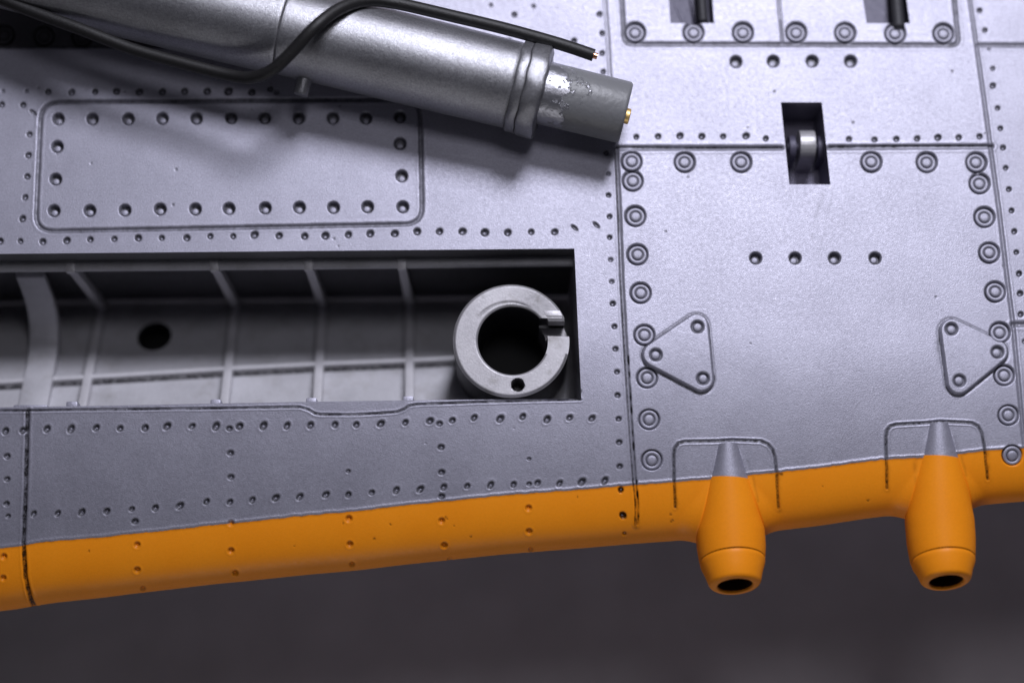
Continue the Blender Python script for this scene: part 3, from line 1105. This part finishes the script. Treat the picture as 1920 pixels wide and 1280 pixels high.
def wall(idx, z1):
    base = len(Vw)
    for q in idx:
        v = Vr[q]
        Vw.append(v)
        Vw.append((v[0], v[1], z1))
    for i in range(len(idx) - 1):
        Fw.append((base + 2 * i, base + 2 * i + 1, base + 2 * i + 3, base + 2 * i + 2))


wall([top[-1, i] for i in range(na_ + 1)], -2.4)
wall([top[0, i] for i in range(na_ + 1)], -2.9)
wall([top[j, 0] for j in range(len(rr_))], -0.75)
wall([top[j, na_] for j in range(len(rr_))], -0.75)
obj('ring_sleeve', py_mesh('ring_sleeve', Vw, Fw, None, True, 40), ring, M['slot_dark'])  # unlit side of the ring darkened by colour
# the sleeve passes under the notch, lower
Vn_, Fn_ = [], []
nn = 14
for i in range(nn + 1):
    u = i / nn
    for R_, sa_, ea_ in ((RI, si, ei), (RO, so, eo)):
        a = ea_ + (sa_ - ea_) * u
        x_, y_ = rc[0] + R_ * math.cos(a) + (0.03 if R_ == RI else 0), rc[1] + R_ * math.sin(a)
        zt = -0.28 if u < 0.52 else -0.95
        Vn_ += [(x_, y_, zt), (x_, y_, -2.6)]
for i in range(nn):
    o4, p4 = 4 * i, 4 * (i + 1)
    Fn_ += [(o4, p4, p4 + 2, o4 + 2), (o4, o4 + 1, p4 + 1, p4), (o4 + 2, p4 + 2, p4 + 3, o4 + 3)]
obj('notch_floor', py_mesh('notch_floor', Vn_, Fn_, None, True, 40), ring, M['ring'])
a = unproj(1025, 601, -0.17)
b = unproj(1059, 583, -0.17)
poly = [(b[1] + 0.02, -0.195), (a[1] + 0.10, -0.19), (a[1], -0.23), (a[1], -0.55), (b[1] + 0.02, -0.55)]
obj('notch_tab', prism_x('notch_tab', poly, a[0] - 0.06, b[0] - 0.09, 0.45, 0.015), ring, M['ring'])
# bottom of the ring bore, its darkness put into the colour
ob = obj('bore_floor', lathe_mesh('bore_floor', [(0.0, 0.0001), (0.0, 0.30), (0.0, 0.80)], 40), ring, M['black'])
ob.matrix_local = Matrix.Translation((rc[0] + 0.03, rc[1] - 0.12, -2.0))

# ------------------------------------------------------------------ gun ports on the leading edge
def gun_port(g, slope=0.095):
    A, u, up, tr, tp, Ltot = g['A'], g['u'], g['up'], g['tr'], g['tp'], g['L']
    r_noz0, r_noz1 = g['r_noz0'], g['r_noz1']
    side_ = np.cross(up, u)
    frm = Matrix((Vector(side_), Vector(np.cross(u, side_)), Vector(u))).transposed()
    seg = 64

    def ringv(t, skew, tl=0.0, k_=1.0):
        r = float(gun_r(g, t))
        if t > tr - 0.001:
            r = r_noz0 - 0.004
        c = A + u * t - up * r
        out = []
        for k in range(seg):
            a = 2 * math.pi * k / seg
            o_ = (side_ * math.cos(a) + up * math.sin(a)) * r * k_
            out.append(c + o_ + u * (skew * slope * o_[0] - tl * math.tan(NT) * o_[2]))
        return out

    def build(name, trange, parent, mat, skews):
        V_, F_ = [], []
        for t, sk in zip(trange, skews):
            V_ += ringv(max(t, 0.0), sk, float(sstep(0.6, 1.0, np.array(t / tr))), 0.75 if t < 0 else 1.0)
        for i in range(len(trange) - 1):
            for k in range(seg):
                k2 = (k + 1) % seg
                F_.append((i * seg + k, i * seg + k2, (i + 1) * seg + k2, (i + 1) * seg + k))
        W_ = np.zeros(len(V_))
        return obj(name, py_mesh(name, V_, F_, W_, True, 50), parent, mat)

    t1 = np.concatenate([[-1, 0], np.linspace(0.03, tp, 16)])
    build('port_fairing', t1, wing, M['silver'], np.concatenate([[0, 0], np.linspace(0, 1, 16)]))
    t2 = np.concatenate([np.linspace(tp, tr - 0.03, 24), [tr]])
    brl = build('gun_barrel', t2, wing, M['yellow'], np.concatenate([np.linspace(1, 0, 24), [0]]))
    brl['label'] = g['label']
    Ln = Ltot - tr
    rm = r_noz1 * 0.68
    noz = lathe_mesh('nozzle', [(-0.10, r_noz0 - 0.03), (-0.02, r_noz0 - 0.03), (0.0, r_noz0 - 0.01), (0.02, r_noz0), (0.06, r_noz0 - 0.003), (0.10, r_noz0 - 0.012), (0.5 * Ln, r_noz0 * 0.48 + r_noz1 * 0.52), (0.86 * Ln, r_noz1 + 0.015), (0.93 * Ln, r_noz1 - 0.01), (0.98 * Ln, r_noz1 - 0.045), (Ln, rm + 0.035), (Ln - 0.01, rm + 0.01), (Ln - 0.05, rm)], 48, wash=[.2, .25, .05, 0, 0, 0, 0, 0, 0, 0, 0, .2, .5], sharp=70)
    no = obj('nozzle', noz, brl, M['yellow'])
    nax = Vector(u)
    side = nax.cross(Vector((0, 0, 1))).normalized()
    nfrm = Matrix.Rotation(NT, 3, side) @ frm
    nmat = Matrix.Translation(A + u * tr - up * (r_noz0 - 0.004)) @ nfrm.to_4x4()
    no.matrix_local = nmat
    bore = lathe_mesh('bore', [(Ln - 0.05, rm), (Ln - 0.9, rm * 0.95), (Ln - 0.5, 0.0001)], 32)
    bo = obj('bore', bore, brl, M['bore'])
    bo.matrix_local = nmat


for g in GUNS:
    gun_port(g)

# ------------------------------------------------------------------ the loose silver tube lying on the wing
T1 = unproj(1174, 212, 0.84)
T0 = unproj(-160, -114, 1.35)
axis = T1 - T0
LT = float(np.linalg.norm(axis))
axis /= LT
tube = empty('silver_tube', tuple(T1), 'grey silver strut tube with a collar and bare plastic tip lying across the wing', 'tube')
frm = frame_along(axis)
TM = Matrix.Translation(T1) @ frm.to_4x4()
tube.matrix_world = TM


def t_of(px):
    """distance before the tip (negative) for an axis point seen at column px"""
    best = min(np.linspace(-LT, 0, 800), key=lambda t: abs(proj(T1 + axis * t)[0] - px))
    return float(best)


tc1, tc0, ts = t_of(1018), t_of(962), t_of(537)
mt = M['strut']
tip_me = lathe_mesh('bare_tip', [(0, 0.0001), (0, 0.30), (0, 0.55), (-0.03, 0.58), (-0.06, 0.588), (tc1 - 0.1, 0.60)], 64, sharp=50)
tip = obj('bare_tip', tip_me, tube, M['plastic'])
tip_me.transform(Matrix.Translation((0, 0, -tc1)))
tip.location = (0, 0, tc1)
cw = tc1 - tc0
obj('collar', lathe_mesh('collar', [(tc1 + 0.03, 0.60), (tc1 + 0.03, 0.80), (tc1, 0.885), (tc1 - 0.03, 0.905), (tc1 - 0.30, 0.905), (tc1 - 0.33, 0.89), (tc1 - 0.345, 0.835)], 64, wash=[.7, .3, 0, 0, 0, .1, .8]), tube, mt)
obj('collar_ring', lathe_mesh('collar_ring', [(tc1 - 0.34, 0.835), (tc1 - 0.355, 0.875), (tc1 - 0.39, 0.885), (tc1 - 0.50, 0.88), (tc1 - 0.53, 0.865), (tc1 - 0.55, 0.80)], 64, wash=[.8, .1, 0, 0, .2, .9]), tube, mt)
obj('tube_body', lathe_mesh('tube_body', [(tc1 - 0.52, 0.80), (tc1 - 0.58, 0.825), (tc1 - 0.62, 0.827), (tc1 - 2.5, 0.845), (ts + 0.08, 0.859), (ts + 0.04, 0.86), (ts + 0.02, 0.857), (ts, 0.84)], 64, wash=[.9, .2, 0, 0, 0, 0, .3, .9]), tube, mt)
obj('tube_sleeve', lathe_mesh('tube_sleeve', [(ts + 0.005, 0.835), (ts - 0.01, 0.868), (ts - 0.03, 0.875), (ts - 0.07, 0.8755), (ts - 1.0, 0.885), (-LT, 0.90)], 64, wash=[.9, .3, 0, 0, 0, 0]), tube, mt)
for nm in ('collar', 'collar_ring'):
    for v in bpy.data.objects[nm].data.vertices:
        x, y, z = v.co
        a = math.atan2(y, x)
        k_ = 1 + 0.007 * math.sin(5 * a + 9 * z) + 0.006 * math.sin(13 * a - 21 * z + 1) + random.uniform(-0.004, 0.004)
        v.co = (x * k_, y * k_, z + 0.012 * math.sin(3 * a + 2 * z) + 0.008 * math.sin(11 * a))
# peg and brass pin
pp = unproj(572, 148, 0.95)
loc = TM.inverted() @ Vector(pp)
th_ = math.atan2(loc.y, loc.x)
pe = obj('peg', lathe_mesh('peg', [(0, 0.15), (0.38, 0.145), (0.41, 0.13), (0.42, 0.001)], 20, sharp=40), tube, mt)
radial = Vector((loc.x, loc.y, 0)).normalized()
pe.matrix_local = Matrix.Translation(Vector((radial.x * 0.74, radial.y * 0.74, loc.z))) @ frame_along(radial, (0, 0, 1)).to_4x4()
bp_ = unproj(1180, 219, 0.80)
lb = TM.inverted() @ Vector(bp_)
br = obj('brass_pin', lathe_mesh('brass_pin', [(-0.3, 0.15), (0.07, 0.15), (0.085, 0.135), (0.09, 0.001)], 28, sharp=40), tube, M['brass'])
br.location = (lb.x, lb.y, 0.0)

# ------------------------------------------------------------------ black wire
WPT = [(-60, -22, 1.5), (0, -2, 1.5), (60, 22, 1.5), (150, 55, 1.5), (250, 93, 1.45), (350, 121, 1.45), (425, 140, 1.5), (468, 146, 1.65), (508, 133, 1.85), (545, 100, 2.05), (590, 52, 2.25), (635, 18, 2.05), (685, 2, 1.75), (740, 6, 1.6), (850, 31, 1.5), (950, 55, 1.42), (1050, 83, 1.38), (1113, 104, 1.36)]
wp = np.array([unproj(*q) for q in WPT])
wpath = []
for i in range(len(wp) - 1):
    p0, p1, p2, p3 = wp[max(i - 1, 0)], wp[i], wp[i + 1], wp[min(i + 2, len(wp) - 1)]
    for t in np.linspace(0, 1, 9)[:-1]:
        wpath.append(0.5 * ((2 * p1) + (-p0 + p2) * t + (2 * p0 - 5 * p1 + 4 * p2 - p3) * t * t + (-p0 + 3 * p1 - 3 * p2 + p3) * t ** 3))
wpath.append(wp[-1])
wpath = np.array(wpath)


def sweep(name, path, r, seg=14):
    tg = np.gradient(path, axis=0)
    tg /= np.linalg.norm(tg, axis=1)[:, None]
    V_, F_ = [], []
    for q, t in zip(path, tg):
        x = np.cross([0, 0, 1], t)
        x /= np.linalg.norm(x)
        y = np.cross(t, x)
        for k in range(seg):
            a = 2 * math.pi * k / seg
            V_.append(q + r * (x * math.cos(a) + y * math.sin(a)))
    n = len(path)
    for i in range(n - 1):
        for k in range(seg):
            k2 = (k + 1) % seg
            F_.append((i * seg + k, i * seg + k2, (i + 1) * seg + k2, (i + 1) * seg + k))
    F_ += [tuple(range(seg)), tuple((n - 1) * seg + k for k in range(seg))]
    return py_mesh(name, V_, F_, None, True, 50)


wire = obj('wire', None)
wire['label'] = 'black insulated wire looping over the silver tube with a cut copper end'
wire['category'] = 'wire'
obj('insulation', sweep('insulation', wpath, 0.117), wire, M['wire'])
tend = (wpath[-1] - wpath[-2]) / np.linalg.norm(wpath[-1] - wpath[-2])
cpp = [wpath[-1] - tend * 0.1, wpath[-1], wpath[-1] + tend * 0.04, wpath[-1] + tend * 0.075]
obj('copper_core', sweep('copper_core', np.array(cpp), 0.062, 10), wire, M['copper'])
